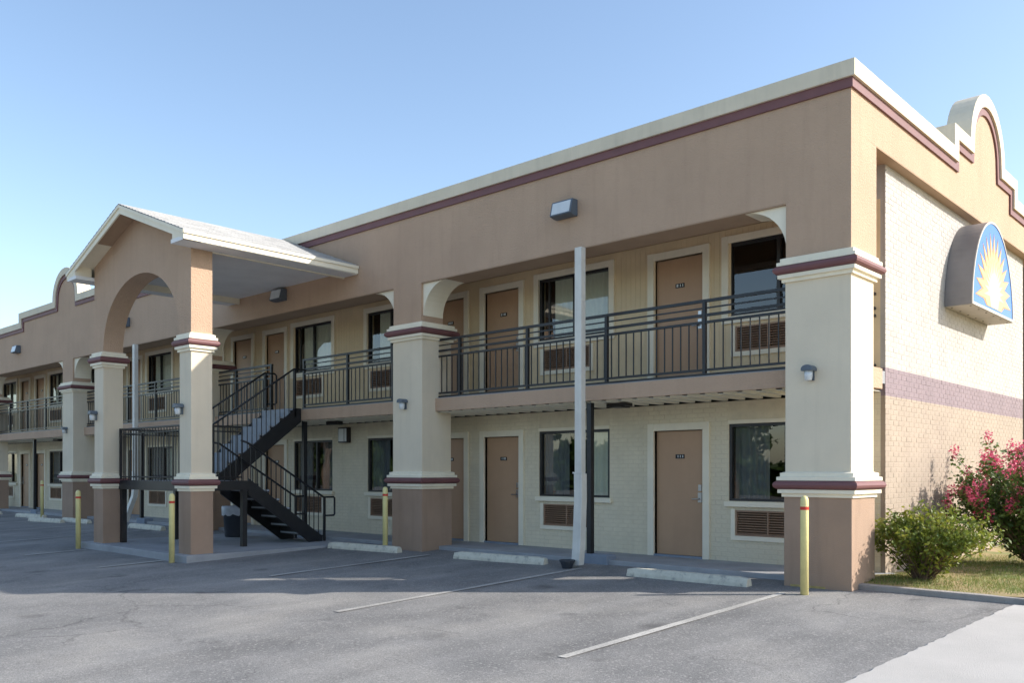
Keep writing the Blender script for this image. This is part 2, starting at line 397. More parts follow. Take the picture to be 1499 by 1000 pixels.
# parapets (front in x,z ; end in y,z)
def arch(c, r, zc, zt, n=18):
    return [(c-r*math.cos(math.pi*i/n), zc+(zt-zc)*math.sin(math.pi*i/n)) for i in range(n+1)]
front = [(XL, 6.67), (-29.2, 6.67), (-29.2, 7.0)]+arch(-25.1, 1.02, 7.0, 7.97)+[(-21.0, 7.0), (-21.0, 6.67), (.07, 6.67)]
endp = [(-.07, 6.67), (4.0, 6.67), (4.0, 7.03)]+arch(5.9, 1.04, 7.03, 8.03)+[(7.85, 7.03), (7.85, 6.67), (11.9, 6.67)]
for P, ax in ((front, 'y'), (endp, 'x')):
    o1 = offset_path(P, .21); o2 = offset_path(P, .335)
    sgn = -1 if ax == 'y' else 1; bk = .33*(-sgn)
    def ends(Q, v):                      # the front run passes the corner, the end run butts against its back
        Q = list(Q)
        if ax == 'y': Q[-1] = (v, Q[-1][1])
        else: Q[0] = (.33, Q[0][1])
        return Q
    c = MB(); c.strip(ends(P, .07), ends(o1, .07), .07*sgn, bk, ax); c.build('cornice', 'cornice', B)
    c = MB(); c.strip(ends(o1, .032), ends(o2, .032), .032*sgn, bk, ax); c.build('maroon_band', 'maroon', B)
    q2 = ends(o2, 0.0); c = MB()
    for k in range(len(q2)-1):
        a, b_ = q2[k], q2[k+1]
        if abs(b_[0]-a[0]) < 1e-4: continue
        c.prism([(a[0], 5.05 if ax == 'y' else 5.82), (b_[0], 5.05 if ax == 'y' else 5.82), b_, a], 0, bk, ax)
    c.build('parapet_wall', 'stucco', B)
hd = MB(); hd.box(XL, -.002, .33, .55, 5.05, 6.1); hd.build('header_wall', 'stucco', B)
m_ = MB(); m_.box(-.87, -.001, .5535, .85, 4.30, 5.819).box(-.33, -.0005, .33, .5535, 5.05, 5.8195); m_.build('corner_pier', 'stucco', B)
rf = MB(); rf.box(XL, -.32, .3, 11.5, 6.11, 6.2); rf.build('roof', 'psoffit', B)
bw = MB(); bw.box(XL, -.3, 11.2, 11.5, -.5, 6.11).box(XL, XL+.2, 1.6, 11.2, -.5, 6.11); bw.build('rear_wall', 'stucco', B)
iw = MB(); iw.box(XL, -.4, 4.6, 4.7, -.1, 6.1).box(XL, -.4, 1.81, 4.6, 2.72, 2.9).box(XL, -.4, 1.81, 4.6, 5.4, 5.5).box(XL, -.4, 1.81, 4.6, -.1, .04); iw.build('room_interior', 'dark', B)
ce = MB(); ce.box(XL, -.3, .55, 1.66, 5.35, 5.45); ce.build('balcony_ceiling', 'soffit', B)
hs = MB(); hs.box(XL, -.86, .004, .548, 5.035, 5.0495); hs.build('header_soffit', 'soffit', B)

def halfround(o0, o1, z0, z1, n=6):
    zc = (z0+z1)/2; h = (z1-z0)/2
    return [(o0+(o1-o0)*math.sin(math.pi*i/n), zc-h*math.cos(math.pi*i/n)) for i in range(n+1)]
def column(par, x0, x1, y0, y1, zb, zm, zc, ztop, k=1.0):
    sh = MB(); sh.box(x0, x1, y0, y1, zm+.30, zc+.02); col = sh.build('column', 'cream', par, bev=.008)
    b = MB(); b.box(x0-.012, x1+.012, y0-.012, y1+.012, zb, zm+.01); b.build('base_block', 'base', col, bev=.008)
    for z, nm in ((zm, 0), (zc, 1)):
        lo = MB(); lo.ring(x0, x1, y0, y1, [(.0, z), (.035*k, z), (.035*k, z+.045), (.075*k, z+.05), (.075*k, z+.098), (0, z+.1)]); lo.build('cream_moulding', 'trim', col)
        t = MB(); t.ring(x0, x1, y0, y1, [(0, z+.1)]+halfround(.06*k, .125*k, z+.1, z+.215)+[(0, z+.216)]); t.build('maroon_band', 'maroon', col)
        up = MB(); up.ring(x0, x1, y0, y1, [(0, z+.215), (.085*k, z+.216), (.085*k, z+.262), (.05*k, z+.268), (.05*k, z+.315), (0, z+.33)]); up.build('cream_moulding', 'trim', col)
    return col
for i, xr in enumerate(CX):
    column(B, xr-CW+(-.03 if i == 0 else 0), xr, 0.0, .75, gz(0)-.25, 1.15, 3.99, 5)
    if i: 
        p_ = MB(); p_.box(xr-CW+.02, xr-.02, .0, .55, 4.30, 5.05); p_.build('pier', 'stucco', B)
    else:
        p_ = MB(); p_.box(xr-CW-.02, xr, .0, .553, 4.30, 5.05); p_.build('pier', 'stucco', B)
    # curved corbels either side of the pier under the header
    for s in ((-1,) if i == 0 else (-1, 1)):
        xa = (xr-.022 if s > 0 else xr-CW+(.018 if i else -.022))
        W, Hh = .62, .60; K = 10
        poly = [(xa, 5.034), (xa+s*W, 5.034)]+[(xa+s*(W-(W-.015)*math.sin(math.pi/2*t/K)), 5.034-Hh*(1-math.cos(math.pi/2*t/K))) for t in range(1, K+1)]+[(xa, 5.034-Hh)]
        c_ = MB(); c_.prism(poly, .05, .54, 'y'); c_.build('corbel', 'trim', B)
# paint line at the foot of the corner column
yl = MB(); yl.box(-.80, -.33, -.0155, -.0122, -.06, -.002); yl.build('yellow_paint_mark', 'oldyellow', B)

# walkway slab + balcony slab
WZ = .055
ws = MB(); ws.box(XL, -.02, .42, 1.70, -.2, WZ); ws.build('walkway_slab', 'slab', B, bev=.012)
bs = MB(); bs.box(XL, -.16, .385, 1.75, 2.72, 2.895); bs.build('balcony_slab', 'slab', B)
fa = MB()
for a, b_ in zip([0]+[c for c in CX[1:]], [c for c in CX[1:]]+[XL]):
    fa.box(b_+.0, a-CW-(.03 if a == 0 else 0), .335, .384, 2.635, 2.878)
fa.box(-.155, -.004, .765, 1.08, 2.60, 2.878)
fa.build('balcony_fascia', 'stucco', B, bev=.006)
dk = MB(); A = []; pitch = .30; x = XL
while x < -.46:
    A += [(x, 2.668), (x+.17, 2.668), (x+.205, 2.612), (x+.285, 2.612)]; x += pitch
A2 = [(p[0], p[1]+.006) for p in A]; dk.strip(A, A2, .387, 1.605, 'y'); dk.build('corrugated_deck', 'deck', B)

# openings, same on both floors
WIN = [(-2.60, -.95), (-6.60, -4.95), (-11.82, -10.2), (-14.80, -13.18), (-19.92, -18.3), (-22.92, -21.3), (-28.05, -26.45), (-31.05, -29.45), (-36.1, -34.5)]
DOOR = [(-4.0, -3.06), (-8.04, -7.10), (-9.56, -8.62), (-16.10, -15.2), (-17.70, -16.78), (-24.25, -23.35), (-25.85, -24.95), (-32.4, -31.5), (-34.0, -33.1)]
LOWW = (1.01, 2.24); UPW = (3.95, 5.12)
DL = (.075, 2.17); DU = (2.93, 5.06)
AC = (.47, .87); ACU = (3.38, 3.78)
def acx(wx): return (wx[0]+.12, wx[0]+1.22)
holes_low = [(a, b, *LOWW) for a, b in WIN]+[(a, b, WZ-.1, DL[1]) for a, b in DOOR]+[(*acx(a), *AC) for a in WIN]+[(a, b, 2.30, 2.64) for a, b in WIN]
holes_up = [(a, b, *UPW) for a, b in WIN]+[(a, b, 2.8, DU[1]) for a, b in DOOR]+[(*acx(a), *ACU) for a in WIN]
def backing(name, z0, z1, holes, mat, y0=1.6170, y1=1.80):
    zs = sorted({z0, z1}|{min(max(h[2], z0), z1) for h in holes}|{min(max(h[3], z0), z1) for h in holes})
    m = MB()
    for a, b in zip(zs, zs[1:]):
        if b-a < 1e-4: continue
        zc = (a+b)/2
        for p, q in subtract(XL, -.225, [(h[0], h[1]) for h in holes if h[2] < zc < h[3]]): m.box(p, q, y0, y1, a, b)
    return m.build(name, mat, B)
wl = backing('lower_front_wall', WZ-.05, 2.604, holes_low[:len(WIN)+len(DOOR)+len(WIN)], 'mortf')
wu = backing('upper_front_wall', 2.90, 5.36, holes_up, 'siding', 1.627)
# lower wall bricks: running bond
BL, BH, J = .203, .064, .0107
def unitbrick(mat, ax):
    m = MB(); c = .0
    if ax == 'y': m.ring(-.5, .5, -.5, .5, [(0, -.5), (0, .5)]); 
    m2 = MB(); e = .012; ez = .035
    # front face (at -y) slightly chamfered
    m2.v = [(-.5,.5,-.5),(.5,.5,-.5),(.5,.5,.5),(-.5,.5,.5),(-.5,-.42,-.5),(.5,-.42,-.5),(.5,-.42,.5),(-.5,-.42,.5),(-.5+e,-.5,-.5+ez),(.5-e,-.5,-.5+ez),(.5-e,-.5,.5-ez),(-.5+e,-.5,.5-ez)]
    m2.f = [(0,1,5,4),(1,2,6,5),(2,3,7,6),(3,0,4,7),(4,5,9,8),(5,6,10,9),(6,7,11,10),(7,4,8,11),(8,9,10,11)]
    return m2
def lay(bricks, mat, parent, flip):
    """bricks: list of (u0,u1,z0,z1,depthjitter,dist); nearest 300 become objects"""
    ub = unitbrick(mat, 'y'); me = ub.mesh('brick', mat)
    bricks.sort(key=lambda t: t[5]); near, rest = bricks[:300], bricks[300:]
    D = .02
    rot = (0, 0, R(90)) if flip else None
    for u0, u1, z0, z1, j, _ in near:
        if flip: loc = (-.165+j, (u0+u1)/2, (z0+z1)/2)
        else: loc = ((u0+u1)/2, 1.6245-j, (z0+z1)/2)
        link('brick', me, parent, loc, (u1-u0, D, z1-z0), rot)
    m = MB()
    for u0, u1, z0, z1, j, _ in rest:
        i = len(m.v)
        for x, y, z in ub.v:
            U = (u0+u1)/2+x*(u1-u0); Z = (z0+z1)/2+z*(z1-z0)
            if flip: m.v.append((-.165+j-y*D, (u0+u1)/2+x*(u1-u0), Z))
            else: m.v.append((U, 1.6245-j+y*D, Z))
        m.f += [tuple(i+k for k in q) for q in ub.f]
    m.build('brick_courses', mat, parent, kind='stuff')
cl = Vector((4.41, -11.09, 1.49)); bl = []; z = WZ; row = 0
while z+BH < 2.606:
    x = -36.6+(BL+J)/2*(row % 2)
    hs_ = [(h[0]-.004, h[1]+.004) for h in holes_low if h[2]-.02 < z+BH/2 < h[3]+.02]
    while x < -.225:
        for p, q in subtract(x, min(x+BL, -.225), hs_):
            bl.append((p, q, z, z+BH, random.uniform(0, .003), (Vector(((p+q)/2, 1.61, z))-cl).length))
        x += BL+J
    z += BH+J; row += 1
lay(bl, M['brickf'], wl, False)
# upper siding: grooved vertical boards
sb = MB(); x = -36.6; pw = .1016
while x < -.225:
    hs_ = [(h[2], h[3]) for h in holes_up if h[0]-.001 < x+pw/2 < h[1]+.001]
    for p, q in subtract(2.90, 5.345, hs_):
        sb.box(x+.0018, min(x+pw-.0018, -.23), 1.6195+random.uniform(0, .001), 1.626, p, q)
    x += pw
sb.build('siding_boards', 'siding', wu, kind='stuff')
# end brick wall
eb = MB(); eb.box(-.36, -.1568, 1.62, 9.25, -.3, 5.82); ew = eb.build('end_brick_wall', 'bricke', B)
bl = []; z = -.02; row = 0
while z < 5.82:
    y = 1.605-(BL+J)/2*(row % 2)
    while y < 9.24:
        p, q = max(y, 1.605), min(y+BL, 9.24)
        if q-p > .03: bl.append((p, q, z, min(z+BH, 5.815), random.uniform(0, .0025), (Vector((-.2, (p+q)/2, z))-cl).length))
        y += BL+J
    z += BH+J; row += 1
lay(bl, M['bricke'], ew, True)
# recessed brown soffit over the end brick wall
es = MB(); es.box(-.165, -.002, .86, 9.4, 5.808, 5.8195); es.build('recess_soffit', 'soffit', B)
fw = MB(); fw.box(-.36, -.02, 10.9, 11.8, -.3, 5.82); fw.build('rear_corner_pier', 'stucco', B)

# doors
SEG = {'0': 'abcdef', '1': 'bc', '2': 'abged', '3': 'abgcd', '4': 'fgbc', '5': 'afgcd', '6': 'afgecd', '7': 'abc', '8': 'abcdefg', '9': 'abfgcd'}
def digits(txt, x0, y, z0, w_, h):
    m = MB(); t = .011
    for i, ch in enumerate(txt):
        a = x0+i*(w_+.014); b = a+w_; mz = z0+h/2
        S = {'a': (a, b, z0+h-t, z0+h), 'd': (a, b, z0, z0+t), 'g': (a, b, mz-t/2, mz+t/2), 'f': (a, a+t, mz, z0+h), 'e': (a, a+t, z0, mz), 'b': (b-t, b, mz, z0+h), 'c': (b-t, b, z0, mz)}
        for k, s in enumerate(SEG[ch]): q = S[s]; m.box(q[0], q[1], y-.0005*k, y+.002, q[2], q[3])
    return m
def door(x0, x1, z0, z1, num, hinge):
    d = MB(); d.box(x0+.01, x1-.01, 1.665, 1.71, z0+.012, z1-.008); dd = d.build('door', 'doorp', B, bev=.004)
    fr = MB(); T = .125
    fr.box(x0-T, x0, 1.575, 1.70, z0-.02, z1+T).box(x1, x1+T, 1.575, 1.70, z0-.02, z1+T).box(x0, x1, 1.577, 1.70, z1, z1+T-.003); fr.build('door_frame', 'trim', dd, bev=.005)
    th = MB(); th.box(x0, x1, 1.58, 1.72, z0-.035, z0+.01); th.build('threshold', 'footing', dd)
    pl = MB(); cx_ = (x0+x1)/2; zp = z0+1.66; pl.box(cx_-.085, cx_+.085, 1.655, 1.664, zp-.035, zp+.035); p_ = pl.build('number_plate', 'bronze', dd)
    digits(num, cx_-.062, 1.6525, zp-.02, .032, .042).build('number', 'white', p_) if False else digits(num, cx_-.062, 1.6525, zp-.02, .032, .042).build('number', 'white', dd)
    hx = x1-.085 if hinge < 0 else x0+.085; s = -1 if hinge < 0 else 1
    h = MB(); h.box(hx-.035, hx+.035, 1.64, 1.664, z0+.90, z0+1.06).box(hx-.03, hx+.03, 1.642, 1.664, z0+1.09, z0+1.19); h.tube([(hx, 1.64, z0+.96), (hx, 1.60, z0+.96), (hx+s*.12, 1.60, z0+.955)], .012, 8); h.build('handle', 'steel', dd)
nums = ['11', '10', '09', '08', '07', '06', '05', '04', '03']
hing = [-1, -1, 1, -1, 1, -1, 1, -1, 1]
for (a, b), n2, h in zip(DOOR, nums, hing):
    door(a, b, *DL, '1'+n2, h); door(a, b, *DU, '2'+n2, h)

# windows
def curtain(x0, x1, z0, z1, mat, par, amp=.022, y=1.76):
    m = MB(); n = max(8, int((x1-x0)/.018)); ph = random.random()*6
    for i in range(n+1):
        x = x0+(x1-x0)*i/n; yy = y+amp*math.sin(x*62+ph+1.2*math.sin(x*9))
        m.v += [(x, yy, z0), (x, yy+.004, z1)]
    m.f = [(2*i, 2*i+2, 2*i+3, 2*i+1) for i in range(n)]
    return m.build('curtain', mat, par, smooth=True)
def window(x0, x1, z0, z1, upper, i):
    T = .045; Y0, Y1 = 1.63, 1.715
    fr = MB(); fr.box(x0, x0+T, Y0, Y1, z0, z1).box(x1-T, x1, Y0, Y1, z0, z1).box(x0+T, x1-T, Y0, Y1, z0, z0+T).box(x0+T, x1-T, Y0, Y1, z1-T, z1)
    xm = x0+(x1-x0)*(.50 if upper else .58); fr.box(xm-.026, xm+.026, Y0+.01, Y1-.01, z0+T, z1-T)
    if upper and i in (1, 3, 5): fr.box(x0+.20, x0+.235, Y0+.02, Y1-.02, z0+T, z1-T)
    w_ = fr.build('window', 'bronze', B)
    g1 = MB(); g1.box(x0+T, xm-.026, 1.672, 1.677, z0+T, z1-T); g1.build('pane', 'glass', w_)
    g2 = MB(); g2.box(xm+.026, x1-T, 1.688, 1.693, z0+T, z1-T); g2.build('pane', 'glass', w_)
    if upper:
        t = MB(); K = .115
        t.box(x0-K, x0, 1.578, 1.645, z0-K, z1+K).box(x1, x1+K, 1.578, 1.645, z0-K, z1+K).box(x0, x1, 1.58, 1.645, z1, z1+K-.002).box(x0, x1, 1.58, 1.645, z0-K+.002, z0); t.build('trim', 'trim', w_, bev=.005)
        if i != 0: curtain(x0+.26, x1-.03, z0+.02, z1, 'curtain', w_)
    else:
        t = MB(); t.box(x0-.005, x1+.005, 1.595, 1.66, z1+.002, z1+.06); t.build('head_trim', 'trim', w_)
        s = MB(); s.box(x0-.06, x1+.06, 1.555, 1.66, z0-.085, z0-.002); s.build('sill', 'trim', w_, bev=.008)
        pn = MB(); x = x0+.003
        while x < x1-.02: pn.box(x, min(x+.145, x1-.003), 1.632+random.uniform(0,.002), 1.66, z1+.062, 2.604); x += .15
        pn.build('infill_board', 'siding', w_)
        curtain(x0+.05, x0+.62, z0+.02, z1, 'sheer', w_, .02)
        curtain(xm+.1, x1-.03, z0+.02, z1, 'curtain' if i in (1, 5) else 'sheer', w_)
def aircon(wx, z0, z1, upper):
    x0, x1 = acx(wx)
    bx_ = MB(); bx_.box(x0, x1, 1.72, 1.76, z0, z1).box(x0, x0+.03, 1.60, 1.72, z0, z1).box(x1-.03, x1, 1.60, 1.72, z0, z1).box(x0+.03, x1-.03, 1.60, 1.72, z1-.025, z1).box(x0+.03, x1-.03, 1.60, 1.72, z0, z0+.025)
    xm = (x0+x1)/2; bx_.box(xm-.012, xm+.012, 1.605, 1.72, z0+.025, z1-.025)
    a = bx_.build('air_conditioner', 'louver', B)
    sl = MB(); n = 9; h = (z1-z0-.05)/n
    sl.hexa([(-.5, -.045, -.012), (.5, -.045, -.012), (.5, .03, .012), (-.5, .03, .012), (-.5, -.045, -.002), (.5, -.045, -.002), (.5, .03, .022), (-.5, .03, .022)])
    me = AIRM.setdefault('m', sl.mesh('slat', 'louver'))
    for i in range(n):
        link('slat', me, a, ((x0+x1)/2, 1.655, z0+.025+h*(i+.45)), (x1-x0-.062, 1, 1))
    t = MB(); K = .075
    t.box(x0-K, x1+K, 1.585, 1.64, z0-K, z0-.002).box(x0-K, x0-.002, 1.587, 1.64, z0-.002, z1+.02).box(x1+.002, x1+K, 1.587, 1.64, z0-.002, z1+.02); t.build('trim', 'trim', a, bev=.004)
AIRM = {}
for i, wx in enumerate(WIN):
    window(*wx, *LOWW, False, i); window(*wx, *UPW, True, i)
    aircon(wx, *AC, False); aircon(wx, *ACU, True)

# steel posts under the balcony with concrete footings
for x in (-4.50, -12.66, -20.85, -29.25):
    p_ = MB(); p_.box(x-.045, x+.045, .43, .52, .1, 2.63); q = p_.build('steel_post', 'blackm', B)
    ft = MB(); ft.box(x-.10, x+.42, .36, .62, -.1, .135); ft.build('footing', 'footing', q, bev=.02)

# balcony railings
BAL = {}
def rail_run(xa, xb, posts, name='balcony_railing'):
    Y = .44; r_ = None
    for z, h, d in ((4.005, .022, .022), (3.90, .011, .012), (3.795, .02, .02), (3.69, .018, .02), (2.985, .016, .02), (2.912, .02, .025)):
        m = MB().box(xa, xb, Y-d, Y+d, z-h, z+h)
        if r_ is None: r_ = m.build(name, 'blackm', B)
        else: m.build('rail', 'blackm', r_)
    bm_ = BAL.get('b') or BAL.setdefault('b', MB().box(-.008, .008, -.008, .008, 0, .69).mesh('baluster', 'blackm'))
    pm_ = BAL.get('p') or BAL.setdefault('p', MB().box(-.025, .025, -.027, .027, 0, 1.16).mesh('post', 'blackm'))
    x = xa+.07
    while x < xb-.03:
        if min(abs(x-p) for p in posts) > .04: link('baluster', bm_, r_, (x, Y, 2.993))
        x += .143
    for p in posts: link('post', pm_, r_, (p, Y, 2.855))
    return r_
rail_run(CX[1]+.0, -.88, [-2.35, -4.14, -5.85, -7.55])
rail_run(-12.66, CX[1]-CW, [-9.5, -11.0, -12.62])
rail_run(CX[2], -13.92, [-13.96, -15.55])
for k in (2, 3):
    a = CX[k]-CW; rail_run(CX[k+1], a, [a-.9-1.75*j for j in range(4)])
rail_run(XL, CX[4]-CW, [CX[4]-CW-.9-1.75*j for j in range(4)])
m = MB(); m.box(-.32, -.28, .76, 1.60, 3.982, 4.018); er = m.build('end_railing', 'blackm', B)   # closes the end of the balcony
for z in (3.795, 3.69, 2.985): MB().box(-.32, -.28, .76, 1.60, z-.018, z+.018).build('rail', 'blackm', er)
for i in range(6): link('baluster', BAL['b'], er, (-.30, .86+i*.13, 2.99))
# small dark ceiling fixtures under the deck
for x in (-4.35, -12.2, -20.5, -28.3):
    p_ = MB(); p_.box(x-.03, x+.38, .75, .92, 2.555, 2.612).box(x+.05, x+.3, .70, .97, 2.535, 2.556); p_.build('deck_light', 'bronze', B, bev=.008)

# ------------------------------------------------------------------ portico
P = thing('entrance_portico', 'tan gabled portico with arched front on two slim cream columns', 'portico', (-12.6, -1.8, 0))
PY0, PY1 = -3.36, -2.95
for a, b_ in ((-10.95, -10.52), (-14.68, -14.24)):
    column(P, a, b_, PY0, PY1, -.05, 1.125, 3.65, 5, .85)
# arched gable wall
ax0, ax1 = -14.24, -10.95; K = 24; cxm = (ax0+ax1)/2; ra = (ax1-ax0)/2
arcp = [(cxm-ra*math.cos(math.pi*i/K), 4.02+1.32*math.sin(math.pi*i/K)) for i in range(K+1)]
gw = MB()
def roofz(x): return 6.56-abs(x+12.6)*(6.60-5.66)/2.55
for i in range(K):
    a, b_ = arcp[i], arcp[i+1]
    tops = [a[0], b_[0]]
    if a[0] < -12.6 < b_[0]: gw.prism([a, b_, (b_[0], roofz(b_[0])), (-12.6, roofz(-12.6)), (a[0], roofz(a[0]))], PY0, PY1, 'y')
    else: gw.prism([a, b_, (b_[0], roofz(b_[0])), (a[0], roofz(a[0]))], PY0, PY1, 'y')
for a, b_ in ((-10.95, -10.52), (-14.68, -14.24)):
    gw.prism([(a, 3.97), (b_, 3.97), (b_, roofz(b_)), (a, roofz(a))], PY0, PY1, 'y')
gw.build('gable_wall', 'stucco', P)
# roof slabs
RY0, RY1 = -3.74, -.072
for s in (1, -1):
    e = -12.6+s*2.55
    m = MB(); m.prism([(-12.6, 6.60), (e, 5.655), (e, 5.60), (-12.6, 6.53)], RY0+.03, RY1, 'y'); dkk = m.build('roof_deck', 'trim', P)
    # shingles
    sm = MB(); L = math.hypot(2.55, .945); n = 20; dx = s*2.55/L; dz = -.945/L
    for r_ in range(n):
        t0 = L*r_/n-.02; t1 = L*(r_+1)/n+.012; y = RY0-.02-(.15 if r_ % 2 else 0)
        while y < RY1:
            y0, y1 = max(y, RY0-.02), min(y+.295, RY1)
            if y1-y0 > .02:
                h0 = .006; h1 = .022+random.uniform(0, .006)
                q = lambda t, y_, h: (-12.6+dx*t-dz*h*s*0+(-dz)*0, y_, 6.603+dz*t+h)
                sm.hexa([q(t0, y0, .001), q(t1, y0, .001), q(t1, y1, .001), q(t0, y1, .001), q(t0, y0, h0), q(t1, y0, h1), q(t1, y1, h1), q(t0, y1, h0)])
            y += .30
    sm.build('shingles', 'shingle', P, kind='stuff')
    # rake boards, eave fascia, boxed eave
    rk = MB(); rk.prism([(-12.6, 6.595), (e, 5.65), (e, 5.50), (-12.6, 6.43)], RY0, RY0+.03, 'y'); rk.build('rake_board', 'trim', P)
    rk2 = MB(); rk2.prism([(-12.6, 6.597), (e+s*.01, 5.652), (e+s*.01, 5.595), (-12.6, 6.54)], RY0-.022, RY0-.001, 'y'); rk2.build('rake_trim', 'trim', P)
    ef = MB(); xa, xb = sorted((e, e-s*.03)); ef.box(xa, xb, RY0+.031, RY1+.06, 5.50, 5.645); ef.build('eave_fascia', 'trim', P)
    xa, xb = sorted((e+s*.001, e+s*.024)); ef = MB(); ef.box(xa, xb, RY0-.01, RY1+.06, 5.60, 5.655); ef.build('eave_trim', 'trim', P)
    bx = MB(); xa, xb = sorted((e-s*.031, e-s*.47)); bx.box(xa, xb, RY0+.002, RY1+.06, 5.49, 5.56); bx.build('eave_soffit', 'psoffit', P)
    rt = MB(); rt.prism([(e-s*.031, 5.492), (e-s*.42, 5.40 if False else 5.492), (e-s*.42, roofz(e-s*.42)-.02), (e-s*.031, roofz(e-s*.031)-.03)], RY0+.004, RY0+.34, 'y'); rt.build('eave_return', 'trim', P)
    ib = MB(); xa, xb = sorted((e-s*.471, e-s*.51)); ib.box(xa, xb, PY1+.002, -.002, 5.47, 5.62); ib.build('ceiling_trim', 'trim', P)
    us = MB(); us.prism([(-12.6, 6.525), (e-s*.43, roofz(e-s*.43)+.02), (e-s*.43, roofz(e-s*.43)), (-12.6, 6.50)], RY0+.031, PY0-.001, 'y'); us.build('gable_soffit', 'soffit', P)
pc = MB(); pc.box(-14.64, -10.56, PY1+.001, -.002, 5.60, 5.63); pc.build('porch_ceiling', 'psoffit', P)
ps = MB(); ps.box(-15.0, -10.38, -3.52, .419, -.3, -.008); ps.build('porch_slab', 'slab', P, bev=.015)

# ------------------------------------------------------------------ staircase
S = thing('steel_staircase', 'black steel two-flight staircase with grey treads under the portico', 'staircase', (-12.6, -1.5, 0))
LZ = 1.30
def stringer(x, pts, h=.27, t=.045):
    m = MB(); lo = [(y, z-h) for y, z in pts]
    m.strip(pts, lo, x-t/2, x+t/2, 'x'); m.build('stringer', 'blackm', S)
lowp = [(.02, .06), (-1.72, 1.335)]
for x in (-12.48, -11.40):
    m = MB(); m.prism([(.06, -.008), (.06, .10), (-1.70, 1.345), (-1.70, 1.02), (-.26, -.008)], x-.022, x+.022, 'x'); m.build('stringer', 'blackm', S)
for x in (-13.80, -12.60):
    m = MB(); m.prism([(-1.78, 1.345), (-1.78, 1.10), (-1.60, 1.10), (.33, 2.60), (.33, 2.90), (.20, 2.90)], x-.022, x+.022, 'x'); m.build('stringer', 'blackm', S)
nr = 7; rz = (LZ+.008)/nr; ty = 1.66/nr
for i in range(nr-1):
    z = -.008+rz*(i+1); y = -.02-ty*i
    t = MB(); t.box(-12.457, -11.423, y-ty-.03, y, z-.035, z); tt = t.build('tread', 'tread', S, bev=.004)
    p_ = MB(); p_.box(-12.457, -11.423, y-ty-.028, y-.002, z-.055, z-.0355).box(-12.457, -11.423, y-ty-.028, y-ty-.012, z-.0355, z+rz*.66); p_.build('tread_pan', 'blackm', tt)
nr = 8; rz = (2.895-LZ)/nr; ty = 2.05/nr
for i in range(nr):
    z = LZ+rz*(i+1); y = -1.74+ty*i
    if i < nr-1:
        t = MB(); t.box(-13.777, -12.623, y, y+ty+.03, z-.035, z).box(-13.777, -12.623, y+.001, y+.02, z-rz+.001, z-.0351); tt = t.build('tread', 'tread', S)
        p_ = MB(); p_.box(-13.777, -12.623, y+.02, y+ty+.02, z-.056, z-.0355); p_.build('tread_pan', 'blackm', tt)
    else:
        t = MB(); t.box(-13.777, -12.623, y, .384, z-.04, z-.002).box(-13.777, -12.623, y+.001, y+.02, z-rz+.001, z-.0402); t.build('tread', 'tread', S)
lf = MB(); lf.box(-14.2, -11.36, -3.06, -3.0, 1.11, LZ).box(-14.2, -11.36, -1.76, -1.70, 1.11, LZ-.002).box(-14.2, -14.14, -3.0, -1.76, 1.11, LZ).box(-11.42, -11.36, -3.0, -1.76, 1.11, LZ); lf.build('landing_frame', 'blackm', S)
lp = MB(); lp.box(-14.14, -11.42, -3.0, -1.76, LZ-.05, LZ-.003); lp.build('landing_plate', 'tread', S)
for x, y in ((-11.40, -1.80), (-11.40, -2.98), (-14.15, -1.82), (-14.15, -2.98)):
    m = MB(); m.box(x-.05, x+.05, y-.05, y+.05, -.008, 1.11); m.build('landing_post', 'blackm', S)
def hrail(pts, r=.021):
    m = MB(); m.tube(pts, r, 8); return m.build('handrail', 'blackm', S, smooth=True)
def balus(x, y, z0, z1):
    me = BAL.get(('s', round(z1-z0, 3)))
    if me is None: me = BAL[('s', round(z1-z0, 3))] = MB().box(-.007, .007, -.007, .007, 0, z1-z0).mesh('baluster', 'blackm')
    link('baluster', me, S, (x, y, z0))
def newel(x, y, z0, z1):
    m = MB(); m.box(x-.022, x+.022, y-.022, y+.022, z0, z1); m.build('newel_post', 'blackm', S)
for x in (-12.48, -11.40):
    slope = (2.06-.93)/(-1.72-.10)
    rz_ = lambda y: .93+slope*(y-.10)
    hrail([(x, -1.86, 2.10 if x > -12 else 2.08), (x, -1.72, 2.06), (x, .10, .93), (x, .36, .93), (x, .385, .905), (x, .385, .56), (x, .36, .535), (x, .12, .535)])
    newel(x, .12, -.005, .93)
    m = MB(); m.tube([(x, .12, .10), (x, -.05, .13)], .012, 6); m.build('lower_rail', 'blackm', S)
    y = -.03
    while y > -1.70: balus(x, y, .10+(1.345-.10)*(.06-y)/1.76-.02, rz_(y)); y -= .115
for x in (-13.80, -12.60):
    slope = (3.79-2.46)/(.18+1.80); rz_ = lambda y: 2.46+slope*(y+1.80)
    if x < -13: hrail([(x, -1.80, 2.46), (x, .16, 3.78), (x, .42, 3.78), (x, .47, 3.74), (x, .47, 3.10), (x, .42, 3.06), (x, .2, 3.06)])
    else: hrail([(x, -1.80, 2.46), (x, .16, 3.78), (x, .42, 3.78)])
    newel(x, .18, 2.70, 3.79); newel(x, -1.80, LZ-.01, 2.46)
    y = -1.70
    while y < .14: balus(x, y, 1.345+(2.9-1.345)*(y+1.78)/1.98-.02, rz_(y)); y += .115
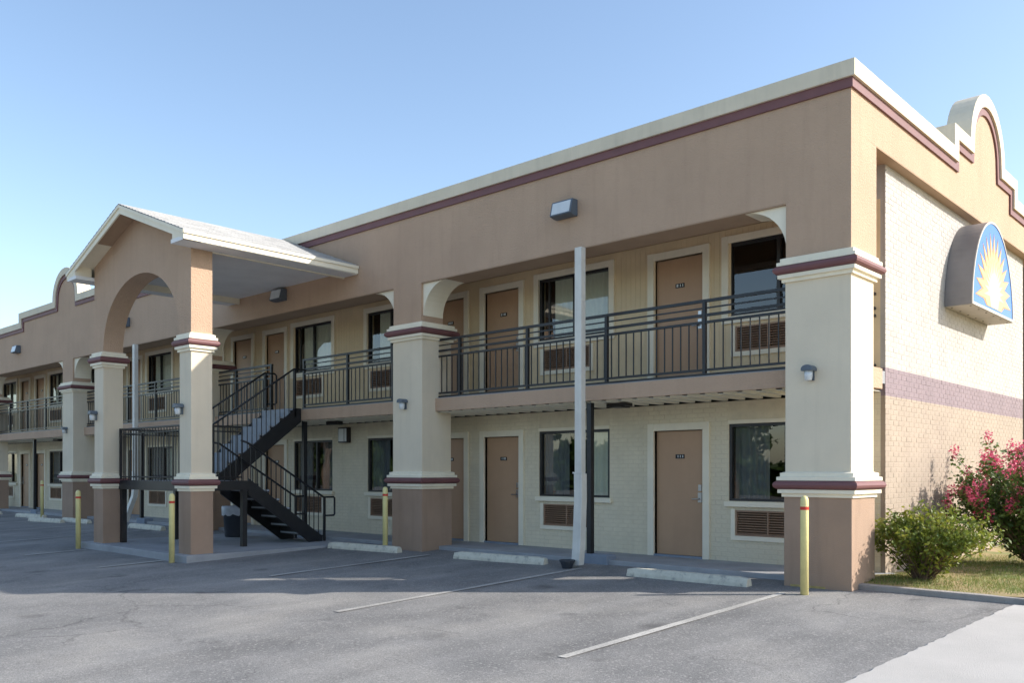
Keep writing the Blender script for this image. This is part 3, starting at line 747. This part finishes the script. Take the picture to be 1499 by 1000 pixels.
# landing guard
def guard(p, q, z=2.36):
    p = Vector((*p, 0)); q = Vector((*q, 0)); n = int((q-p).length/.118)
    for zz, rr in ((z, .02), (LZ+.07, .014), (z-.1, .012)):
        m = MB(); m.tube([(p.x, p.y, zz), (q.x, q.y, zz)], rr, 6); m.build('guard_rail', 'blackm', S)
    for i in range(n+1):
        c = p+(q-p)*i/n; balus(c.x, c.y, LZ-.1, z)
guard((-14.17, -3.03), (-11.39, -3.03)); guard((-14.17, -2.95), (-14.17, -1.75)); guard((-11.39, -2.95), (-11.39, -1.85))
for x in (-14.17, -11.39): newel(x, -3.03, LZ-.01, 2.38)

# ------------------------------------------------------------------ downspouts
def spout(pts, w_, d, label, lean):
    root = thing('downspout', label, 'downspout', (pts[0][0], pts[0][1], 0), 'downspouts on the facade')
    def seg(nm, A, bw_, bd):
        m = MB(); n = len(A); i = 0
        for p in A: m.v += [(p[0]-bw_/2, p[1]-bd/2, p[2]), (p[0]+bw_/2, p[1]-bd/2, p[2]), (p[0]+bw_/2, p[1]+bd/2, p[2]), (p[0]-bw_/2, p[1]+bd/2, p[2])]
        for k in range(n-1):
            for c in range(4): m.f.append((4*k+c, 4*k+(c+1) % 4, 4*k+4+(c+1) % 4, 4*k+4+c))
        m.f += [(3,2,1,0), tuple(4*(n-1)+c for c in range(4))]
        return m.build(nm, 'spout', root, bev=.006)
    x, y = pts[0]
    seg('upper_pipe', [(x, y, 1.42), (x, y, 5.03)], w_, d)
    seg('lower_pipe', [(x-lean, y-.05-lean*.3, pts[1]), (x-lean*.75, y-.02-lean*.2, pts[1]+.32), (x-lean*.2, y-.003, .78), (x+.008, y+.0, 1.02), (x+.004, y, 1.45)], w_+.022, d+.022)
    b = MB(); b.box(x-w_/2-.03, x+w_/2+.03, y-d/2-.015, y-d/2-.0125, 1.45, 1.475); b.build('strap', 'spout', root)
    return root
spout([(-4.28, -.075), .01], .135, .11, 'white rectangular downspout on the bay nearest the corner column', .01)
spout([(-20.05, -.075), .06], .135, .11, 'white downspout seen between the two portico columns', .30)
# small black pot at the foot of the near downspout
pt = MB(); pt.lathe(-4.36, -.30, [(.075, gz(-.3)), (.115, gz(-.3)+.11), (.125, gz(-.3)+.11), (.125, gz(-.3)+.135), (.105, gz(-.3)+.135), (.09, gz(-.3)+.06)], 18)
tag(pt.build('drain_bucket', 'bin', smooth=False), 'small black bucket at the foot of the near white downspout', 'bucket')

# ------------------------------------------------------------------ lamps
def local_thing(name, label, cat, loc, parts, group, sc=1):
    r_ = thing(name, label, cat, loc, group); r_.scale = (sc, sc, sc)
    for nm, me in parts:
        o = bpy.data.objects.new(nm, me); COL.objects.link(o); o.parent = r_
    return r_
lm_ = []
m = MB(); m.box(-.05, .05, -.022, 0, -.115, .06); lm_.append(('back_plate', m.mesh('back_plate', 'grey', .005)))
m = MB(); K = 8; m.prism([(-.085, .02), (-.085, .05)]+[(-.085*math.cos(math.pi*i/K), .05+.055*math.sin(math.pi*i/K)) for i in range(1, K)]+[(.085, .05), (.085, .02)], -.17, -.001, 'y'); lm_.append(('hood', m.mesh('hood', 'grey', .004)))
m = MB(); m.lathe(0, -.095, [(.058, .02), (.058, -.05), (.05, -.11), (.04, -.118)], 16); lm_.append(('glass_jar', m.mesh('glass_jar', 'lglass', 0, True)))
for x, y, z, lb in ((-.52, -.001, 2.77, 'grey jar lamp on the big corner column'), (-8.60, -.001, 2.78, 'grey jar lamp on the second large column left of the corner'), (-10.85, PY0-.001, 2.62, 'grey jar lamp on the right portico column'), (-14.58, PY0-.001, 2.66, 'grey jar lamp on the left portico column'), (-25.1, -.001, 2.80, 'grey jar lamp on the large column left of the portico')):
    local_thing('wall_lamp', lb, 'lamp', (x, y, z), lm_, 'jar lamps on the columns', .9)
fl = []
m = MB(); m.prism([(0, -.16), (0, .16), (-.16, .16), (-.235, -.13), (-.10, -.16)], -.26, .26, 'x'); fl.append(('housing', m.mesh('housing', 'grey', .008)))
m = MB(); m.hexa([(-.225, -.226, -.105), (.225, -.226, -.105), (.225, -.235, -.105), (-.225, -.235, -.105), (-.225, -.168, .13), (.225, -.168, .13), (.225, -.180, .13), (-.225, -.180, .13)]); fl.append(('lens', m.mesh('lens', 'lglass', .002)))
for x, y, z, lb in ((-4.60, -.001, 5.70, 'grey wall pack floodlight high on the near tan header'), (-12.85, -.001, 5.43, 'dark floodlight on the header under the portico ceiling'), (-20.75, -.001, 5.72, 'floodlight on the header seen through the portico arch'), (-29.4, -.001, 5.76, 'floodlight on the far left header below the stepped parapet')):
    local_thing('floodlight', lb, 'floodlight', (x, y, z), fl, 'floodlights on the header', .82)
r_ = thing('wall_lantern', 'boxy glazed wall lantern between two ground floor windows by the stairs', 'lamp', (-12.62, 1.60, 2.34))
m = MB(); m.box(-12.80, -12.44, 1.50, 1.609, 2.16, 2.52); m.build('housing', 'bronze', r_, bev=.01)
m = MB(); m.box(-12.77, -12.57, 1.49, 1.4995, 2.19, 2.49); m.build('lens', 'lglass', r_)
m = MB(); m.box(-12.54, -12.47, 1.49, 1.4995, 2.19, 2.49); m.build('lens', 'lglass', r_)

# ------------------------------------------------------------------ sign
G = thing('wall_sign', 'arched box sign with a gold sunburst on blue on the brick end wall', 'sign', (0, 5.45, 4.15))
SY, SZ, SW, SHt = 5.45, 4.16, 1.25, 1.54
def dome(k, n=36, ex=2.0, zb=0.0):
    out = []
    for i in range(n+1):
        a = math.pi*i/n; c, s = math.cos(a), math.sin(a)
        out.append((SY+SW*k*math.copysign(abs(c)**(2/ex), c), SZ+zb+(SHt*k-zb*.6)*abs(s)**(2/ex*1.05)))
    return out
m = MB(); m.prism(dome(1), -.149, .255, 'x'); m.build('cabinet', 'cab', G)
m = MB(); m.box(-.145, .25, SY-SW+.01, SY+SW-.01, SZ-.006, SZ-.001); bt = m.build('bottom_panel', 'cabb', G)
bm_ = MB().lathe(0, 0, [(.016, -.006), (.016, 0)], 8).mesh('bolt', 'bronze')
for i in range(6):
    for x in (.2, -.08): link('bolt', bm_, G, (x, SY-SW+.15+i*.44, SZ-.006))
A_, B_ = dome(1.0), dome(.965, zb=.045)
m = MB()
m.strip(A_, B_, .2551, .268, 'x'); m.prism([A_[0], A_[-1], B_[-1], B_[0]], .2551, .268, 'x'); m.build('retainer_frame', 'cabb', G)
m = MB(); m.prism(dome(.963, zb=.047), .2552, .259, 'x'); m.build('face_panel', 'blue', G)
def burst(k, core, x0, x1, mat, nm, nr=19, wob=0):
    cy_, cz_ = SY+.02, SZ+.34; pts = []
    a0, a1 = R(-15), R(195)
    for i in range(2*nr+1):
        a = a0+(a1-a0)*i/(2*nr); c, s = math.cos(a), math.sin(a)
        # distance to the outline along the ray
        lo, hi = 0, 3
        for _ in range(26):
            mid = (lo+hi)/2; yy = c*mid+.02; zz = s*mid+.34
            ins = zz > .07 and abs(yy) < SW*.95 and zz < SHt*.94*max(0, 1-abs(yy/(SW*.95))**2.0)**(1/1.95)
            lo, hi = (mid, hi) if ins else (lo, mid)
        d = lo*(k if i % 2 else core)
        pts.append((cy_+c*d, cz_+s*d))
    m = MB(); ctr = (cy_, cz_)
    for i in range(len(pts)-1): m.prism([ctr, pts[i], pts[i+1]], x0, x1, 'x')
    hw = min(.46, .75*(pts[0][0]-cy_)); m.prism([ctr, pts[-1], (cy_-hw, SZ+.085), (cy_+hw, SZ+.085), pts[0]], x0, x1, 'x')
    m.build(nm, mat, G)
burst(.92, .62, .2591, .2612, 'gold', 'gold_rays', 15); burst(.88, .54, .2613, .2634, 'rayc', 'cream_rays', 15); burst(.52, .30, .2635, .2656, 'rayw', 'pale_core', 15)

# ------------------------------------------------------------------ bollards, wheel stops, bin
bo = [('pipe', MB().lathe(0, 0, [(.05, -.05), (.05, 1.17), (.044, 1.20), (.03, 1.222), (.012, 1.23)], 20).mesh('pipe', 'yellow', 0, True)), ('red_band', MB().lathe(0, 0, [(.0505, 1.055), (.0520, 1.056), (.0520, 1.095), (.0505, 1.096)], 20).mesh('red_band', 'red', 0, False))]
for x, y, lb in ((-.36, -.56, 'yellow pipe bollard in front of the big corner column'), (-8.80, -.33, 'yellow bollard behind the end of a wheel stop by the second column'), (-10.72, -3.62, 'yellow bollard at the right portico column'), (-14.86, -3.62, 'yellow bollard at the left portico column'), (-26.2, -.35, 'far yellow bollard left of the portico by the large column')):
    local_thing('bollard', lb, 'bollard', (x, y, gz(y)), bo, 'yellow bollards')
def stopmesh():
    m = MB(); K = 16; L = 1.9
    for i in range(K+1):
        x = -L/2+L*i/K; e = .02 if i in (0, K) else 0
        for y, z in ((-.085, 0), (.085, 0), (.08, .055), (.05, .125), (-.05, .125), (-.08, .055)):
            m.v.append((x, y*(1-e*3)+random.uniform(-.003, .003), max(0, z-e)+random.uniform(-.003, .003)*(z > 0)))
    for i in range(K):
        for c in range(6): m.f.append((6*i+c, 6*i+(c+1) % 6, 6*i+6+(c+1) % 6, 6*i+6+c))
    m.f += [(5,4,3,2,1,0), tuple(6*K+c for c in range(6))]
    return m.mesh('wheel_stop', 'stop', .006)
for (x0, y0), (x1, y1), lb in (((-3.22, -.40), (-1.1, -.36), 'pale worn concrete wheel stop nearest the corner column'), ((-6.83, -.36), (-4.93, -.14), 'wheel stop between the near downspout and the second column'), ((-10.22, -.56), (-8.36, -.36), 'wheel stop between the stair foot and the second column'), ((-19.5, -.45), (-17.6, -.45), 'wheel stop seen behind the portico landing'), ((-24.0, -.5), (-22.1, -.5), 'wheel stop just left of the left portico column'), ((-25.2, -1.05), (-23.3, -.80), 'front wheel stop beside the far yellow bollard'), ((-28.0, -.5), (-26.1, -.3), 'far wheel stop behind the one at the far bollard'), ((-31.9, -.5), (-30.0, -.4), 'farthest wheel stop at the left edge')):
    o = link('wheel_stop', stopmesh(), loc=((x0+x1)/2, (y0+y1)/2, gz((y0+y1)/2)-.004), rot=(0, 0, math.atan2(y1-y0, x1-x0)))
    tag(o, lb, 'wheel stop', 'concrete wheel stops')
T = thing('trash_bin', 'dark plastic bin with a white liner under the stairs', 'trash bin', (-13.9, -.55, -.008))
m = MB(); m.lathe(-13.9, -.55, [(.21, -.006), (.225, .02), (.265, .62), (.28, .63), (.28, .665), (.255, .665), (.20, .05)], 24); m.build('bin_body', 'bin', T, smooth=True)
m = MB(); n = 28; prof = [(.284, .50), (.29, .56), (.292, .655), (.275, .69), (.245, .685), (.235, .5)]
for k, (r0, z) in enumerate(prof):
    for q in range(n):
        a = 2*math.pi*q/n; m.v.append((-13.9+(r0+random.uniform(-.006, .008))*math.cos(a), -.55+(r0+random.uniform(-.006, .008))*math.sin(a), z+(random.uniform(-.03, .02) if k == 0 else random.uniform(-.012, .018))))
for k in range(len(prof)-1):
    for q in range(n): m.f.append((k*n+q, k*n+(q+1) % n, (k+1)*n+(q+1) % n, (k+1)*n+q))
m.build('liner', 'bag', T, smooth=True)

# ------------------------------------------------------------------ vegetation
def rnd_unit():
    while True:
        p = Vector((random.uniform(-1,1), random.uniform(-1,1), random.uniform(-1,1)))
        if .05 < p.length < 1: return p.normalized()
def leaf(m, c, size, nrm=None, long=1.9):
    t = rnd_unit(); n_ = (nrm or rnd_unit()); u = n_.cross(t)
    if u.length < .1: return
    u.normalize(); t = u.cross(n_).normalized(); i = len(m.v); L = size*long/2; W = size/2
    m.v += [tuple(c-t*L), tuple(c+u*W+n_*W*.25), tuple(c+t*L), tuple(c-u*W+n_*W*.25)]
    m.f += [(i, i+1, i+2), (i, i+2, i+3)]
def nocalc(m, name, mat, parent, kind=None):
    me = bpy.data.meshes.new(name); me.from_pydata(m.v, [], m.f); me.materials.append(M[mat]); return link(name, me, parent, kind=kind)
def shrub(root, base, tips_fn, nstem, leafn, size, mat, stem_r=.012, blobs=.13):
    bk = MB(); lf_ = MB(); tips = []
    for i in range(nstem):
        tip = tips_fn(i); b0 = Vector(base)+Vector((random.uniform(-.1, .1), random.uniform(-.1, .1), -.02))
        mid = b0.lerp(tip, .5)+Vector((random.uniform(-.08, .08), random.uniform(-.08, .08), .08))
        bk.tube([b0, b0.lerp(mid, .6), mid, mid.lerp(tip, .55), tip], stem_r, 5, stem_r*.25, cap=False)
        for k in range(leafn):
            t = random.random()**.55; p = mid.lerp(tip, t) if random.random() < .8 else b0.lerp(mid, .4+.6*random.random())
            p = p+rnd_unit()*random.random()**.6*blobs*(1.0 if t < .8 else .8)
            if p.x < -.17: p.x = -.17
            if p.z < .06: p.z = .06+random.random()*.05
            n_ = rnd_unit(); n_.z = abs(n_.z)+.25; leaf(lf_, p, size*random.uniform(.6, 1.25), n_.normalized())
        tips.append(tip)
    nocalc(bk, 'stems', 'bark', root); nocalc(lf_, 'foliage', mat, root)
    return tips
sh = thing('green_shrub', 'low yellow-green shrub growing at the foot of the corner column', 'shrub', (.55, 1.15, .04))
def tip1(i):
    a = random.uniform(0, 2*math.pi); r0 = random.random()**.5
    return Vector(((.58+r0*.92*math.cos(a)), 1.20+r0*.62*math.sin(a), .28+.74*(1-.45*r0*r0)*random.uniform(.6, 1.08)))
shrub(sh, (.50, 1.12, .04), tip1, 120, 56, .036, 'leaf', .009, .14)
cm = thing('crepe_myrtle', 'crepe myrtle bush with pink blossom clusters against the brick end wall', 'shrub', (1.25, 4.2, .04))
def tip2(i):
    a = random.uniform(0, 2*math.pi); r0 = random.random()**.5
    if i == 0: return Vector((.12, 3.80, 1.74))
    if i == 1: return Vector((.35, 4.75, 2.0))
    return Vector((1.30+r0*1.4*math.cos(a), 4.1+r0*1.35*math.sin(a), .30+1.45*(1-.35*r0*r0)*random.uniform(.45, 1.12)))
tips = shrub(cm, (1.2, 4.2, .04), tip2, 210, 85, .045, 'leaf2', .012, .18)
fm = MB()
for t in tips:
    if t.z < .9 and random.random() < .6: continue
    if random.random() < .3 and t.z < 1.6: continue
    for k in range(70):
        q = rnd_unit()*random.random()**.5; leaf(fm, t+Vector((q.x*.085, q.y*.085, q.z*.14+.04)), random.uniform(.018, .036), None, 1.2)
nocalc(fm, 'blossoms', 'pink', cm)
gb = MB()
for i in range(26000):
    x = random.uniform(.02, 3.2); y = random.uniform(.36-.0229*x, 5.5)
    d = math.sin(x*2.3+1)*math.sin(y*1.9+x)+random.uniform(-.6, .6)
    if d < -.35 and random.random() < .75: continue
    h = random.uniform(.02, .06); a = random.uniform(0, 6.28); z = lz(x, y)-.004; l = random.uniform(-.03, .03); l2 = random.uniform(-.03, .03); w_ = .0035
    i0 = len(gb.v); gb.v += [(x-w_*math.cos(a), y-w_*math.sin(a), z), (x+w_*math.cos(a), y+w_*math.sin(a), z), (x+l, y+l2, z+h)]; gb.f.append((i0, i0+1, i0+2))
g_ = nocalc(gb, 'grass', 'blade', None, 'stuff'); tag(g_, 'short dry grass behind the kerb below the brick end wall', 'grass')

def tree(label, x, y, h, r0, n=3800, size=.26, z0=-.7):
    t = thing('broadleaf_tree', label, 'tree', (x, y, z0), 'trees around the car park')
    tr = MB(); top = Vector((x+random.uniform(-.3, .3), y, z0+h*.62)); b0 = Vector((x, y, z0))
    tr.tube([b0, b0.lerp(top, .35)+Vector((.15, .1, 0)), b0.lerp(top, .7), top], .028*h, 8, .010*h)
    clumps = []
    for i in range(15):
        a = random.uniform(0, 6.28); rr = random.uniform(.25, .85)*r0; zz = z0+h*random.uniform(.38, .92)
        c = Vector((x+rr*math.cos(a), y+rr*math.sin(a), zz)); clumps.append((c, random.uniform(.22, .42)*r0))
        tr.tube([b0.lerp(top, random.uniform(.5, .95)), b0.lerp(top, .9).lerp(c, .6)+Vector((0, 0, .2)), c], .009*h, 5, .003*h, cap=False)
    nocalc(tr, 'trunk', 'bark', t); lf_ = MB()
    for i in range(n):
        c, q = random.choice(clumps); d = rnd_unit()*q*random.random()**.4; d.z *= .75
        leaf(lf_, c+d, size*random.uniform(.6, 1.3))
    nocalc(lf_, 'crown', 'treeleaf', t)
tree('dark green tree showing past the far right end of the brick wall', 19.5, 33.5, 4.6, 2.2, 2500, .16)
for x, y, h, r0, lb in ((-22, -34, 9.5, 4.2, 'tree across the car park mirrored in the near upper windows'), (-9, -38, 8.5, 3.8, 'tree across the car park mirrored in the near lower windows'), (-40, -33, 10, 4.5, 'tree across the car park mirrored in the middle windows'), (-58, -30, 9, 4.2, 'tree across the car park mirrored in the far left windows')):
    tree(lb, x, y, h, r0, 2600, .34)

tl = MB()  # unseen row of foliage, added to darken the pale horizon in window reflections
for i in range(15000):
    x = random.uniform(-110, 30); hh = 5.5+2.2*math.sin(x*.31)+1.4*math.sin(x*.83+1)
    z = -.7+hh*random.random()**.8; leaf(tl, Vector((x, -47+random.uniform(-1.5, 1.5), z)), random.uniform(.5, 1.0))
o = nocalc(tl, 'added_tree_line', 'treeleaf', None, 'stuff'); tag(o, 'unseen far line of trees, added to darken the window reflections', 'trees')
Wh = thing('loose_wheel', 'black wheel at the far left edge on the walkway', 'wheel', (-35.05, 1.25, .055))
m = MB(); n = 26; k = 8; cz_ = .055+.31
for i in range(n):
    a = 2*math.pi*i/n
    for j in range(k):
        b_ = 2*math.pi*j/k; rr = .25+.06*math.cos(b_); m.v.append((-35.05+rr*math.cos(a), 1.25+.055*math.sin(b_), cz_+rr*math.sin(a)))
for i in range(n):
    for j in range(k): m.f.append((i*k+j, ((i+1) % n)*k+j, ((i+1) % n)*k+(j+1) % k, i*k+(j+1) % k))
m.build('tyre', 'tyre', Wh, smooth=True)
for i in range(5):
    a = 2*math.pi*i/5; m = MB(); m.tube([(-35.05, 1.25, cz_), (-35.05+.2*math.cos(a), 1.25, cz_+.2*math.sin(a))], .02, 6); m.build('spoke', 'bronze', Wh)
